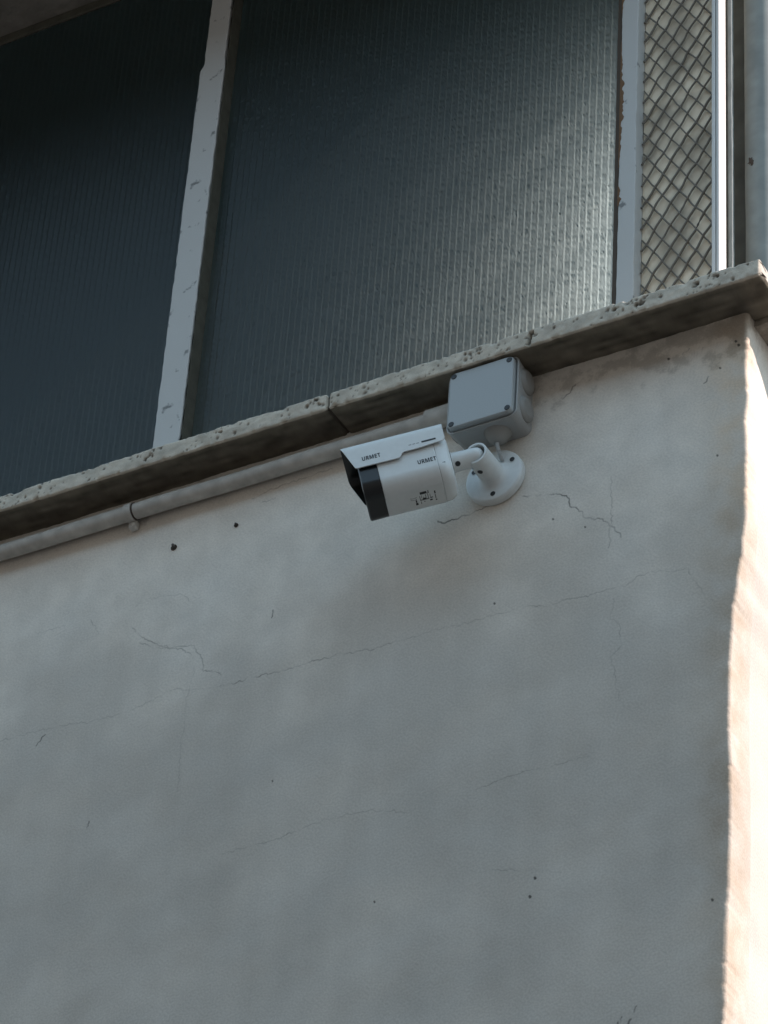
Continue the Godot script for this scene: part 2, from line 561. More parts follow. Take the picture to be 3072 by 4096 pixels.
# ---------------------------------------------------------------- glazing
func glass_sheet(x0: float, x1: float, y0: float, y1: float, z: float, dx: float, dy: float, s: int) -> ArrayMesh:
	var wob := fnl(s, 45.0, 2)
	var amp := fnl(s + 1, 55.0, 2)
	var grain := fnl(s + 2, 210.0, 2)
	var nx := int((x1 - x0) / dx)
	var ny := int((y1 - y0) / dy)
	var pitch := 0.0112
	var h := PackedFloat32Array()
	h.resize((nx + 1) * (ny + 1))
	for a in ny + 1:
		var y := y0 + (y1 - y0) * a / ny
		for b in nx + 1:
			var x := x0 + (x1 - x0) * b / nx
			var col := floorf(x / pitch)
			var off := (x / pitch - col - 0.5) * pitch - wob.get_noise_2d(col * 3.7, y) * 0.0006
			# each rib rises sharply on one side and falls away slowly on the other
			var ph := off / pitch + 0.5
			var up := (smoothstep(0.40, 0.53, ph) - smoothstep(0.53, 1.0, ph) * 0.55 - smoothstep(0.0, 0.40, ph) * 0.45 + 0.45) * 0.00115 * (0.85 + 0.9 * amp.get_noise_2d(col * 5.1 + 40.0, y * 1.6))
			h[a * (nx + 1) + b] = up + grain.get_noise_2d(x, y * 0.6) * 0.00012 + 0.00008 * sin(x * 1790.0 + grain.get_noise_2d(x * 0.3, y * 0.3) * 4.0) * sin(y * 1390.0)
			var fl := grain.get_noise_2d(x * 1.3 + 7.0, y * 0.9 + 3.0)
			if fl > 0.52:
				h[a * (nx + 1) + b] += (fl - 0.52) * 0.0035
	var arr := []
	arr.resize(Mesh.ARRAY_MAX)
	var v := PackedVector3Array()
	var n := PackedVector3Array()
	var idx := PackedInt32Array()
	var sx := (x1 - x0) / nx
	var sy := (y1 - y0) / ny
	for a in ny + 1:
		for b in nx + 1:
			var at := a * (nx + 1) + b
			v.append(Vector3(x0 + sx * b, y0 + sy * a, z + h[at]))
			var gx := (h[a * (nx + 1) + mini(b + 1, nx)] - h[a * (nx + 1) + maxi(b - 1, 0)]) / (2.0 * sx)
			var gy := (h[mini(a + 1, ny) * (nx + 1) + b] - h[maxi(a - 1, 0) * (nx + 1) + b]) / (2.0 * sy)
			n.append(Vector3(-gx, -gy, 1.0).normalized())
	for a in ny:
		for b in nx:
			var p := a * (nx + 1) + b
			idx.append_array(PackedInt32Array([p, p + nx + 1, p + 1, p + 1, p + nx + 1, p + nx + 2]))
	arr[Mesh.ARRAY_VERTEX] = v
	arr[Mesh.ARRAY_NORMAL] = n
	arr[Mesh.ARRAY_INDEX] = idx
	var m := ArrayMesh.new()
	m.add_surface_from_arrays(Mesh.PRIMITIVE_TRIANGLES, arr)
	return m

# a painted bar standing upright whose edges have flaked: front at zf, depth back to zb
func flaked_bar(x0: float, x1: float, y0: float, y1: float, zf: float, zb: float, rough: float, s: int, step_y := 99.0, step_x := 0.0) -> ArrayMesh:
	var f := fnl(s, 35.0, 4)
	var g := fnl(s + 1, 12.0, 2)
	var rows: Array = []
	var count := int((y1 - y0) / 0.004)
	for k in count + 1:
		var y := y0 + (y1 - y0) * k / count
		var cut := smoothstep(step_y - 0.006, step_y + 0.008, y) * step_x
		var a := x0 + f.get_noise_2d(y, 1.0) * rough + maxf(0.0, g.get_noise_2d(y, 5.0) - 0.3) * rough * 2.5 + cut
		var b := x1 + f.get_noise_2d(y, 20.0) * rough - maxf(0.0, g.get_noise_2d(y, 31.0) - 0.3) * rough * 2.5 - cut * 0.3
		var e := 0.0015
		rows.append(PackedVector3Array([Vector3(a, y, zb), Vector3(a, y, zf - e), Vector3(a + e * 0.3, y, zf - e * 0.3), Vector3(a + e, y, zf), Vector3(lerpf(a, b, 0.35), y, zf + 0.0006 * g.get_noise_2d(y, 50.0)), Vector3(lerpf(a, b, 0.7), y, zf + 0.0006 * g.get_noise_2d(y, 60.0)), Vector3(b - e, y, zf), Vector3(b - e * 0.3, y, zf - e * 0.3), Vector3(b, y, zf - e), Vector3(b, y, zb)]))
	var mb := MB.new()
	mb.patch(rows, false, Vector3((x0 + x1) / 2, (y0 + y1) / 2, zb))
	return mb.mesh()

func yy_mid(seg: Array) -> float:
	return (seg[0] + seg[1]) * 0.5

func build_window(glass: Material, paint: Material, putty: Material, rust: Material, glow_film: Material, dull: Material, scale_rust: Material) -> void:
	var w := thing("glazed_window", "large dark ribbed glass window with pale painted bars above the sill", "window")
	part("glass_pane", glass_sheet(-0.552, 0.149, 4.69, 5.872, -0.06, 0.0010, 0.0026, 81), glass, w, Vector3.ZERO, "ribbed glass pane glowing at its lower right corner")
	part("glass_pane", glass_sheet(-1.30, -0.595, 4.69, 5.872, -0.06, 0.0016, 0.0045, 91), glass, w, Vector3.ZERO, "dark ribbed glass pane left of the mullion")
	part("glass_pane", glass_sheet(-2.40, -1.31, 4.69, 5.872, -0.06, 0.004, 0.02, 95), glass, w)
	part("mullion", flaked_bar(-0.5968, -0.5505, 4.695, 5.873, -0.03, -0.07, 0.0012, 101, 5.575, 0.006), paint, w, Vector3.ZERO, "pale painted mullion flaking at its top")
	part("mullion", flaked_bar(-1.347, -1.30, 4.695, 5.873, -0.03, -0.07, 0.0012, 102), paint, w)
	part("putty_strip", box_mesh(Vector3(-0.5495, 4.70, -0.032), Vector3(-0.5475, 5.872, -0.058), 0.001), putty, w)
	part("rebate", flaked_bar(0.1475, 0.163, 4.70, 5.873, -0.040, -0.0605, 0.0005, 103), rust, w, Vector3.ZERO, "rusty brown rebate at the right edge of the glass")
	part("frame_post", flaked_bar(0.1595, 0.1862, 4.70, 5.873, -0.03, -0.0600, 0.0007, 104), paint, w, Vector3.ZERO, "pale painted frame post right of the glass")
	var rs := MB.new()
	var rn := fnl(106, 60.0, 4)
	for seg in [[5.045, 5.30], [5.36, 5.50], [4.97, 5.01]]:
		var rows: Array = []
		for k in 60:
			var t := k / 59.0
			var yy := lerpf(seg[0], seg[1], t)
			var wid := maxf(0.0003, (0.0045 + rn.get_noise_1d(yy) * 0.006) * sin(t * PI))
			rows.append(PackedVector3Array([Vector3(0.1588, yy, -0.0304), Vector3(0.1592, yy, -0.0291), Vector3(0.1592 + wid, yy, -0.0293), Vector3(0.1594 + wid, yy, -0.0303)]))
		rs.patch(rows, false, Vector3(0.16, yy_mid(seg), -0.2))
	part("rust_streak", rs.mesh(), scale_rust, w)
	part("bottom_rail", box_mesh(Vector3(-2.4, 4.701, -0.10), Vector3(0.3, 4.708, -0.063)), dull, w)
	part("top_rail", box_mesh(Vector3(-2.4, 5.855, -0.075), Vector3(0.30, 5.875, -0.055)), putty, w)
	# side pane added out of view; its film shapes the sun on the front glass
	var sp := MB.new()
	sp.patch([PackedVector3Array([Vector3(0.1875, 5.86, -0.074), Vector3(0.1875, 5.86, -0.62)]), PackedVector3Array([Vector3(0.1875, 4.70, -0.074), Vector3(0.1875, 4.70, -0.62)])], false, Vector3(0, 5, -0.3), false, [], [PackedVector2Array([Vector2(0, 0), Vector2(1, 0)]), PackedVector2Array([Vector2(0, 1), Vector2(1, 1)])])
	part("added_side_pane", sp.mesh(), glow_film, w, Vector3.ZERO, "added unseen side pane with a film thinned to shape the glow")
	part("side_wall", box_mesh(Vector3(0.17, 4.69, -1.6), Vector3(0.21, 5.86, -0.622)), dull, w)

func build_mesh_panel(board: Material, wire: Material, bar: Material) -> void:
	var w := thing("wire_mesh_panel", "narrow beige panel behind diamond wire mesh between two upright bars", "panel")
	part("backing_board", box_mesh(Vector3(0.186, 4.70, -0.066), Vector3(0.304, 5.872, -0.054), 0.001), board, w)
	# diamond mesh: straight strands in two directions, each lightly bent
	var f := fnl(121, 18.0, 3)
	var x0 := 0.1875
	var x1 := 0.3040
	var y0 := 4.705
	var y1 := 5.87
	var cw := 0.0255
	var ch := 0.0415
	var slope := ch / cw
	var rise := (x1 - x0) * slope
	var rng := RandomNumberGenerator.new()
	rng.seed = 5
	for dir in [1, -1]:
		var k := 0
		var c := y0 - rise
		while c < y1:
			# from the left edge at height c (going up for dir 1) or c + rise (going down)
			var pts := PackedVector3Array()
			for j in 25:
				var t := j / 24.0
				var x := lerpf(x0, x1, t)
				var y := c + (rise * t if dir == 1 else rise * (1.0 - t))
				if y < y0 or y > y1:
					continue
				var wav := 0.0008 * sin((x / cw + (0.0 if dir == 1 else 0.5)) * PI * 2.0)
				var dx := f.get_noise_2d(x * 1.0 + 40.0 * dir, y) * 0.0022
				var dy := f.get_noise_2d(x + 80.0, y + 10.0 * dir) * 0.0028
				pts.append(Vector3(clampf(x + dx, x0, x1), y + dy, -0.0500 + wav + 0.0004 * dir + f.get_noise_2d(x, y * 0.4 + 200.0) * 0.0016))
			if pts.size() > 1:
				part("wire", tube_along(pts, rng.randf_range(0.0014, 0.0019) if dir == 1 else rng.randf_range(0.0011, 0.0014), 6), wire, w)
			c += ch
			k += 1
	part("edge_bar", box_mesh(Vector3(0.3045, 4.702, -0.052), Vector3(0.3100, 5.872, -0.030), 0.001), bar, w)
	part("edge_bar", box_mesh(Vector3(0.3113, 4.702, -0.054), Vector3(0.3160, 5.872, -0.0305), 0.0008), bar, w)
	part("bar_web", box_mesh(Vector3(0.3098, 4.702, -0.054), Vector3(0.3116, 5.872, -0.040), 0.0004), bar, w)

func build_post(paint: Material, dull: Material, shade: Material) -> void:
	var w := thing("corner_post", "wide blue grey painted steel post at the right end of the sill", "post")
	# folded sheet: a set-back flange, a groove, then the round-edged post
	part("flange", flaked_bar(0.3165, 0.3235, 4.702, 5.873, -0.058, -0.064, 0.0003, 131), paint, w)
	part("groove_plate", box_mesh(Vector3(0.270, 4.702, -0.122), Vector3(0.332, 5.873, -0.118), 0.0006), shade, w)  # dark plate fills the gap, groove shade put into its paint
	var mb := MB.new()
	var rings: Array = []
	var pr := rounded(0.0255, 0.032, 0.0250, 12)
	var f := fnl(133, 9.0, 3)
	for k in 60:
		var y := lerpf(4.69, 5.873, k / 59.0)
		var r := PackedVector3Array()
		for p in pr:
			r.append(Vector3(0.3520 + p.x + f.get_noise_1d(y) * 0.0006, y, -0.108 + p.y))
		rings.append(r)
	mb.loft(rings)
	part("post_body", mb.mesh(), paint, w)
	# a bruise of rust on the paint
	var bl := MB.new()
	var rr := fnl(134, 120.0, 2)
	var rg: Array = []
	for q in [[0.0009, 0.3], [0.0006, 0.8], [0.0002, 1.0]]:
		var r := PackedVector3Array()
		for k in 24:
			var t := TAU * k / 24
			var rad: float = (0.0075 + rr.get_noise_1d(k * 0.02) * 0.006) * q[1]
			r.append(Vector3(0.345 + cos(t) * rad * 0.6, 5.022 + sin(t) * rad, -0.0768 + q[0]))
		rg.append(r)
	bl.loft(rg)
	part("rust_patch", bl.mesh(), dull, w)

# ---------------------------------------------------------------- services on the wall
func build_conduit(m: Material, metal: Material, clip_shade: Material) -> void:
	var w := thing("conduit_pipe", "straight grey plastic conduit running along the wall under the sill", "conduit", Vector3(-1.2, 4.632, 0.0155))
	var f := fnl(141, 5.0, 2)
	var mb := MB.new()
	var rings: Array = []
	for k in 131:
		var x := lerpf(-2.4, -0.090, k / 130.0)
		rings.append(ring(Vector3(x + 1.2, f.get_noise_1d(x) * 0.0008, f.get_noise_1d(x + 40.0) * 0.0006), Vector3.RIGHT, 0.0120, 28))
	mb.loft(rings)
	part("pipe", mb.mesh(), m, w)
	part("coupling", lathe(Vector3(-0.101 + 1.2, 0.002, 0), Vector3.RIGHT, [[0, 0.0128], [0.0, 0.0148], [0.001, 0.0154], [0.046, 0.0154], [0.048, 0.0148]], [1], 28), m, w)
	for cx in [-0.582, -1.55]:
		var clip := part("clip", lathe(Vector3(cx - 0.010 + 1.2, 0, 0), Vector3.RIGHT, [[0, 0.0127], [0.0008, 0.0141], [0.012, 0.0144], [0.0128, 0.0127]], [1, 2], 28), m, w)
		part("clip_shade_ring", lathe(Vector3(cx + 0.0028 + 1.2, 0, 0), Vector3.RIGHT, [[0, 0.0126], [0.0002, 0.0133], [0.0022, 0.0133], [0.0024, 0.0126]], [1, 2], 28), clip_shade, w)  # added dark ring, the shade beside the clip put into its colour
		part("clip_foot", box_mesh(Vector3(cx - 0.009 + 1.2, -0.024, -0.0150), Vector3(cx + 0.004 + 1.2, -0.0105, -0.004), 0.002), m, clip)
		part("screw", lathe(Vector3(cx + 0.0005 + 1.2, -0.0195, -0.0035), Vector3(0.1, -0.45, 1), [[-0.003, 0.0028], [0.0006, 0.0028], [0.0012, 0.0018]], [1], 14), metal, clip)

func build_box(m: Material, lid_m: Material, hole: Material, grommet: Material) -> void:
	var w := thing("junction_box", "square grey plastic junction box with four dark screws below the sill", "junction box", Vector3(0.0015, 4.6185, 0.0))
	var mb := MB.new()
	var rings: Array = []
	for q in [[0.0, 0.0508, 0.011], [0.02, 0.0520, 0.0115], [0.0445, 0.0535, 0.012], [0.0470, 0.0540, 0.012], [0.0490, 0.0536, 0.012], [0.0496, 0.0526, 0.0115], [0.0490, 0.0516, 0.011], [0.0455, 0.0512, 0.011]]:
		var r := PackedVector3Array()
		for p in rounded(q[1], q[1] * 0.99, q[2]):
			r.append(Vector3(p.x, p.y, q[0]))
		rings.append(r)
	mb.loft(rings, [2])
	part("box_body", mb.mesh(), m, w)
	var lb := MB.new()
	rings = []
	for q in [[0.0455, 0.0494], [0.0540, 0.0490], [0.0556, 0.0482], [0.0560, 0.0470]]:
		var r := PackedVector3Array()
		for p in rounded(q[1], q[1] * 0.99, 0.0075):
			r.append(Vector3(p.x, p.y, q[0]))
		rings.append(r)
	lb.loft(rings)
	var lid := part("lid", lb.mesh(), lid_m, w)
	for sx in [-1, 1]:
		for sy in [-1, 1]:
			var at := Vector3(sx * 0.0425, sy * 0.0420, 0.0559)
			var sc := part("screw", lathe(at, Vector3(0, 0, 1), [[0, 0.0043], [0.0005, 0.0043], [0.0009, 0.0037]], [1], 20), hole, lid)
	# round grommets: two on the right flank, one above, one below that carries the cable
	for q in [[Vector3(0.0515, 0.024, 0.0235), Vector3(1, 0, 0.03)], [Vector3(0.0515, -0.024, 0.0235), Vector3(1, 0, 0.03)], [Vector3(-0.0515, -0.024, 0.0235), Vector3(-1, 0, 0.03)]]:
		part("grommet", lathe(q[0], q[1], [[0, 0.0195], [0.0025, 0.0192], [0.0042, 0.0165], [0.0062, 0.0145], [0.0068, 0.012]], [], 32), grommet, w)
	part("grommet", lathe(Vector3(0.012, -0.0510, 0.0235), Vector3(0, -1, 0.03), [[0, 0.0195], [0.002, 0.0190], [0.006, 0.0160], [0.0120, 0.0135], [0.0165, 0.0085], [0.0185, 0.005]], [], 32), grommet, w, Vector3.ZERO, "stepped rubber grommet that the cable leaves by")
	var c := thing("camera_cable", "short pale cable from the box grommet down to the camera base", "cable")
	var pts := PackedVector3Array()
	var a := [Vector3(0.0135, 4.551, 0.024), Vector3(0.0150, 4.541, 0.025), Vector3(0.0165, 4.533, 0.022), Vector3(0.017, 4.525, 0.014)]
	var cv := Curve3D.new()
	for k in a.size():
		var tan: Vector3 = (a[mini(k + 1, 3)] - a[maxi(k - 1, 0)]) * 0.22
		cv.add_point(a[k], -tan, tan)
	for k in 17:
		pts.append(cv.sample_baked(cv.get_baked_length() * k / 16.0))
	part("cable_sheath", tube_along(pts, 0.0028, 12), m, c)

# ---------------------------------------------------------------- camera
const CUP := Vector3(0.0032, 4.5058, 0.056)

func build_camera(white: Material, black: Material, gloss: Material, hole: Material, ink: Material, seal: Material, print_m: Material) -> void:
	var w := thing("security_camera", "white bullet security camera with sunshield and black front on a round wall base", "security camera", Vector3(0.0032, 4.5058, 0.0))
	# base
	var base := part("mounting_base", lathe(Vector3.ZERO, Vector3(0, 0, 1), [[0.0, 0.0415], [0.001, 0.0428], [0.0085, 0.0426], [0.0108, 0.0418], [0.0118, 0.0404], [0.0120, 0.038], [0.0119, 0.030], [0.0121, 0.025], [0.0130, 0.0215], [0.0155, 0.0186], [0.0200, 0.0174]], [2], 64, true, false), white, w)
	for p in [Vector2(0.0279, 0.018), Vector2(0.0009, -0.0318), Vector2(-0.0295, 0.0145)]:
		var sc := part("screw", lathe(Vector3(p.x, p.y, 0.0116), Vector3(0, 0, 1), [[0, 0.0037], [0.0010, 0.0037], [0.0012, 0.003], [0.0008, 0.0012]], [1], 18), hole, base)
		part("screw_rim", lathe(Vector3(p.x, p.y, 0.0116), Vector3(0, 0, 1), [[0, 0.0051], [0.0006, 0.0050], [0.0009, 0.0044], [0.0006, 0.0038]], [], 20, false, false), white, base)
	# hollow swivel cup with a slot on the side the arm leaves by
	var R := 0.0172
	var r := 0.0138
	var zend := 0.0645
	var slot := Vector2(-0.965, -0.262).angle()
	var half := 0.0128
	var outer: Array = [PackedVector3Array(), PackedVector3Array(), PackedVector3Array()]
	var inner: Array = [PackedVector3Array(), PackedVector3Array()]
	var lip: Array = [PackedVector3Array(), PackedVector3Array(), PackedVector3Array()]
	var N := 180
	for k in N:
		var t := TAU * k / N
		var d := wrapf(t - slot, -PI, PI)
		var side := sin(d) * R
		var z := zend
		if absf(d) < PI / 2 and absf(side) < half + 0.002:
			var cut := 0.044 + (half - sqrt(maxf(0.0, half * half - minf(absf(side), half) ** 2))) * 0.9
			z = lerpf(cut, zend, smoothstep(half - 0.001, half + 0.002, absf(side)))
		var e := Vector3(cos(t), sin(t), 0)
		outer[0].append(e * R * 1.01 + Vector3(0, 0, 0.019))
		outer[1].append(e * R * 0.995 + Vector3(0, 0, 0.030))
		outer[2].append(e * R * 0.98 + Vector3(0, 0, z - 0.0006))
		lip[0].append(e * R * 0.98 + Vector3(0, 0, z - 0.0006))
		lip[1].append(e * (R + r) * 0.49 + Vector3(0, 0, z))
		lip[2].append(e * r + Vector3(0, 0, z - 0.0006))
		inner[0].append(e * r + Vector3(0, 0, z - 0.0006))
		inner[1].append(e * r * 0.95 + Vector3(0, 0, 0.030))
	var cb := MB.new()
	cb.patch(outer, true, Vector3(0, 0, 0.04))
	cb.patch(lip, true, Vector3(0, 0, 0.0))
	cb.patch(inner, true, Vector3(0, 0, 0.04), true)
	cb.fan(inner[1], Vector3(0, 0, 1))
	var cup := part("swivel_cup", cb.mesh(), white, w)
	var sd := Vector3(-0.13, -0.99, 0.0).normalized()
	part("set_screw", lathe(sd * 0.0162 + Vector3(0, 0, 0.044), sd, [[0, 0.0036], [0.0014, 0.0036], [0.0015, 0.0026], [0.0013, 0.001]], [1], 16), hole, cup)
	# head: its own axes, x rearwards, y up, z outwards
	var A := Vector3(-0.9119, -0.2462, 0.3283)
	var D := Vector3(0.2317, -0.9692, -0.0834)
	var frame := Basis(-A, -D, A.cross(D)).orthonormalized()
	var head_at := CUP + A * 0.036 - w.position
	var T := Transform3D(frame, head_at)
	# body
	var yc := -0.0035
	var body := MB.new()
	var rings: Array = []
	for q in [[-0.0975, 0.001], [-0.0968, 0.0], [-0.020, 0.0], [-0.0185, 0.0008]]:
		var rr := PackedVector3Array()
		for p in rounded(0.036 - q[1], 0.0405 - q[1], 0.0195, 10):
			rr.append(Vector3(q[0], p.y + yc, p.x))
		rings.append(rr)
	body.loft(rings)
	var b := part("camera_body", body.mesh(), white, w)
	b.transform = T
	var back := MB.new()
	rings = []
	for q in [[-0.0183, 0.0010], [-0.0175, 0.0004], [-0.010, 0.0010], [-0.0035, 0.0045], [-0.001, 0.0085], [0.0, 0.013]]:
		var rr := PackedVector3Array()
		for p in rounded(0.036 - q[1], 0.0405 - q[1], 0.0195 - q[1] * 0.5, 10):
			rr.append(Vector3(q[0], p.y + yc, p.x))
		rings.append(rr)
	back.loft(rings)
	var rear := part("rear_cap", back.mesh(), white, w)
	rear.transform = T
	var bez := MB.new()
	rings = []
	for q in [[-0.0978, 0.0003], [-0.1215, -0.0002], [-0.1235, 0.0012], [-0.1235, 0.004], [-0.1215, 0.0045]]:
		var rr := PackedVector3Array()
		for p in rounded(0.036 - q[1], 0.0405 - q[1], 0.0195 - maxf(q[1], 0.0), 10):
			rr.append(Vector3(q[0], p.y + yc, p.x))
		rings.append(rr)
	bez.loft(rings, [1])
	var front := part("front_bezel", bez.mesh(), black, w)
	front.transform = T
	part("lens", lathe(Vector3(-0.1216, yc, 0), Vector3(-1, 0, 0), [[0, 0.014], [0.002, 0.013], [0.0022, 0.009], [0.0012, 0.006], [0.0018, 0.003], [0.002, 0.001]], [1], 32), gloss, front)
	# sunshield, an arch open below with a stepped lower edge and a raked front
	var ns := 60
	var ring_o: Array = []
	var ring_i: Array = []
	for k in ns + 1:
		var f := float(k) / ns
		var po := PackedVector3Array()
		var pi_ := PackedVector3Array()
		var xb := lerpf(-0.140, -0.0010, f)
		var low := -0.0022 + 0.0082 * smoothstep(-0.0745, -0.0635, xb) + 0.003 * smoothstep(-0.05, 0.0, xb)
		low += 0.004 * smoothstep(-0.0045, -0.001, xb)
		if k == 0:
			low += 0.0012
		for j in 41:
			var q := absf(j - 20.0) / 20.0
			var sg := -1.0 if j < 20 else 1.0
			# half arch: along the top, round the corner, down the side
			for which in 2:
				var hz := 0.0405 if which == 0 else 0.0388
				var top := 0.0437 if which == 0 else 0.0420
				var rc := 0.013 if which == 0 else 0.0115
				var p := Vector2.ZERO
				if q < 0.4:
					p = Vector2(q / 0.4 * (hz - rc), top)
				elif q < 0.7:
					var t := (q - 0.4) / 0.3 * PI / 2
					p = Vector2(hz - rc + rc * sin(t), top - rc + rc * cos(t))
				else:
					p = Vector2(hz, lerpf(top - rc, low, (q - 0.7) / 0.3))
				var rake := 0.0145 * clampf((0.040 - p.y) / 0.042, 0.0, 1.0)
				var x := lerpf(-0.140 + rake, -0.0010, f)
				var v := Vector3(x, p.y, p.x * sg)
				if which == 0:
					po.append(v)
				else:
					pi_.append(v)
		ring_o.append(po)
		ring_i.append(pi_)
	var sh := MB.new()
	sh.patch(ring_o, false, Vector3(-0.07, 0.0, 0))
	sh.patch([ring_o[0], ring_i[0]], false, Vector3(-0.07, 0.02, 0))
	sh.patch([ring_o[-1], ring_i[-1]], false, Vector3(-0.07, 0.02, 0))
	for j in [0, 40]:
		var e0 := PackedVector3Array()
		var e1 := PackedVector3Array()
		for k in ns + 1:
			e0.append(ring_o[k][j])
			e1.append(ring_i[k][j])
		sh.patch([e0, e1], false, Vector3(-0.07, 0.08, 0))
	var shield := part("sunshield", sh.mesh(), white, w)
	shield.transform = T
	var li := MB.new()
	var ring_l: Array = []
	for row in ring_i:
		var q := PackedVector3Array()
		for p in row:
			q.append(Vector3(p.x, p.y, p.z))
		ring_l.append(q)
	li.patch(ring_l, false, Vector3(-0.07, 0.0, 0), true)
	part("lining", li.mesh(), black, shield)
	# slot in the shield, dark, with a small print beside it
	part("slot", box_mesh(Vector3(-0.0325, 0.0131, 0.0403), Vector3(-0.0130, 0.0160, 0.0408), 0.0002), hole, shield)
	for k in 3:
		part("print_mark", box_mesh(Vector3(-0.0500 + k * 0.0052, 0.0138, 0.0404), Vector3(-0.0462 + k * 0.0052, 0.0149, 0.0407), 0.0001), ink, shield)
	var tm := TextMesh.new()
	var font := SystemFont.new()
	font.font_names = PackedStringArray(["Droid Sans"])
	font.font_weight = 700
	tm.font = font
	tm.text = "URMET"
	tm.font_size = 32
	tm.pixel_size = 0.00026
	tm.depth = 0.0004
	for q in [[shield, Vector3(-0.1022, 0.0105, 0.0406)], [b, Vector3(-0.0318, -0.0150, 0.0361)]]:
		var t := part("lettering", tm, hole, q[0], q[1])
		t.scale = Vector3(0.92, 1.12, 1.0)
	# the rating label under the body
	var lab := MB.new()
	lab.patch([PackedVector3Array([Vector3(-0.068, -0.0443, 0.0115), Vector3(-0.020, -0.0443, 0.0115)]), PackedVector3Array([Vector3(-0.068, -0.0443, -0.0165), Vector3(-0.020, -0.0443, -0.0165)])], false, Vector3.ZERO, false, [], [PackedVector2Array([Vector2(0, 0), Vector2(1, 0)]), PackedVector2Array([Vector2(0, 1), Vector2(1, 1)])])
	part("rating_label", lab.mesh(), print_m, b)
	# rear seam mark
	part("latch_mark", box_mesh(Vector3(-0.0165, -0.0245, 0.0335), Vector3(-0.0085, -0.0235, 0.0352), 0.0002), hole, rear)
	# arm from the rear cap into the cup
	var arm := part("arm", lathe(Vector3(-0.002, 0, 0), Vector3(1, 0, 0), [[0, 0.0155], [0.003, 0.0151], [0.005, 0.0134], [0.034, 0.0129], [0.040, 0.0120], [0.044, 0.0095], [0.0462, 0.005]], [1], 40), white, w)
	arm.transform = T
	part("lock_screw", lathe(Vector3(0.0075, -0.0095, 0.0075), Vector3(0, -0.78, 0.62), [[0, 0.0036], [0.0014, 0.0036], [0.0016, 0.0026], [0.0014, 0.001]], [1], 16), hole, arm)
	part("gasket", lathe(Vector3(-0.0008, 0, 0), Vector3(1, 0, 0), [[0, 0.0172], [0.0016, 0.0172]], [0, 1], 40), seal, arm)

func label_texture() -> ImageTexture:
	var im := Image.create(192, 112, false, Image.FORMAT_RGB8)
	im.fill(Color(0.825, 0.84, 0.835))
	var k := Color(0.13, 0.14, 0.14)
	var g := Color(0.42, 0.43, 0.42)
	# dark block with an L stroke beside it
	im.fill_rect(Rect2i(66, 4, 36, 20), k)
	im.fill_rect(Rect2i(108, 2, 6, 22), g)
	im.fill_rect(Rect2i(96, 20, 18, 5), g)
	# lines of small print, which run across the body
	for q in [[60, 34, 4, 30], [70, 30, 3, 26], [80, 46, 4, 16], [92, 30, 4, 36], [104, 28, 4, 38], [116, 34, 3, 28]]:
		im.fill_rect(Rect2i(q[0], q[1], q[2], q[3]), g)
	im.fill_rect(Rect2i(142, 18, 7, 24), k)
	im.fill_rect(Rect2i(142, 48, 5, 34), g)
	im.fill_rect(Rect2i(142, 88, 8, 10), k)
	im.fill_rect(Rect2i(60, 64, 50, 10), g)
	im.fill_rect(Rect2i(76, 56, 18, 14), k)
	im.fill_rect(Rect2i(116, 62, 14, 8), k)
	im.fill_rect(Rect2i(112, 78, 14, 12), k)
	im.fill_rect(Rect2i(62, 80, 4, 22), g)
	im.fill_rect(Rect2i(80, 82, 6, 8), g)
	# mark of two arcs and the bar below it
	for a in 40:
		var t := PI * (0.15 + 0.7 * a / 39.0)
		for r in [13, 14, 15]:
			im.set_pixel(int(28 + cos(t) * r * 1.3), int(34 + sin(t) * r * 0.6), k)
			im.set_pixel(int(28 + cos(t) * r * 1.3), int(48 + sin(t) * r * 0.6), k)
	im.fill_rect(Rect2i(36, 60, 7, 22), k)
	im.fill_rect(Rect2i(34, 84, 13, 18), k)
	return ImageTexture.create_from_image(im)

func build_anchors(steel: Material, dark_m: Material) -> void:
	var specs := [
		[Vector3(-0.514, 4.557, 0), 0.0042, "dark snapped bolt stub in the plaster below the conduit clip"],
		[Vector3(-0.412, 4.564, 0), 0.0028, "small dark nail stub in the plaster right of the larger bolt stub"]]
	for q in specs:
		var w := thing("bolt_stub", q[2], "bolt", q[0])
		var r: float = q[1]
		part("sleeve", lathe(Vector3.ZERO, Vector3(0, 0, 1), [[-0.003, r * 1.2], [0.0012, r * 1.2], [0.0018, r], [0.0006, r * 0.8]], [1], 16), dark_m, w)
		part("shank", lathe(Vector3.ZERO, Vector3(0.15, 0.3, 1), [[0, r * 0.55], [r * 1.4, r * 0.55], [r * 1.7, r * 0.3]], [1], 10), steel, w)

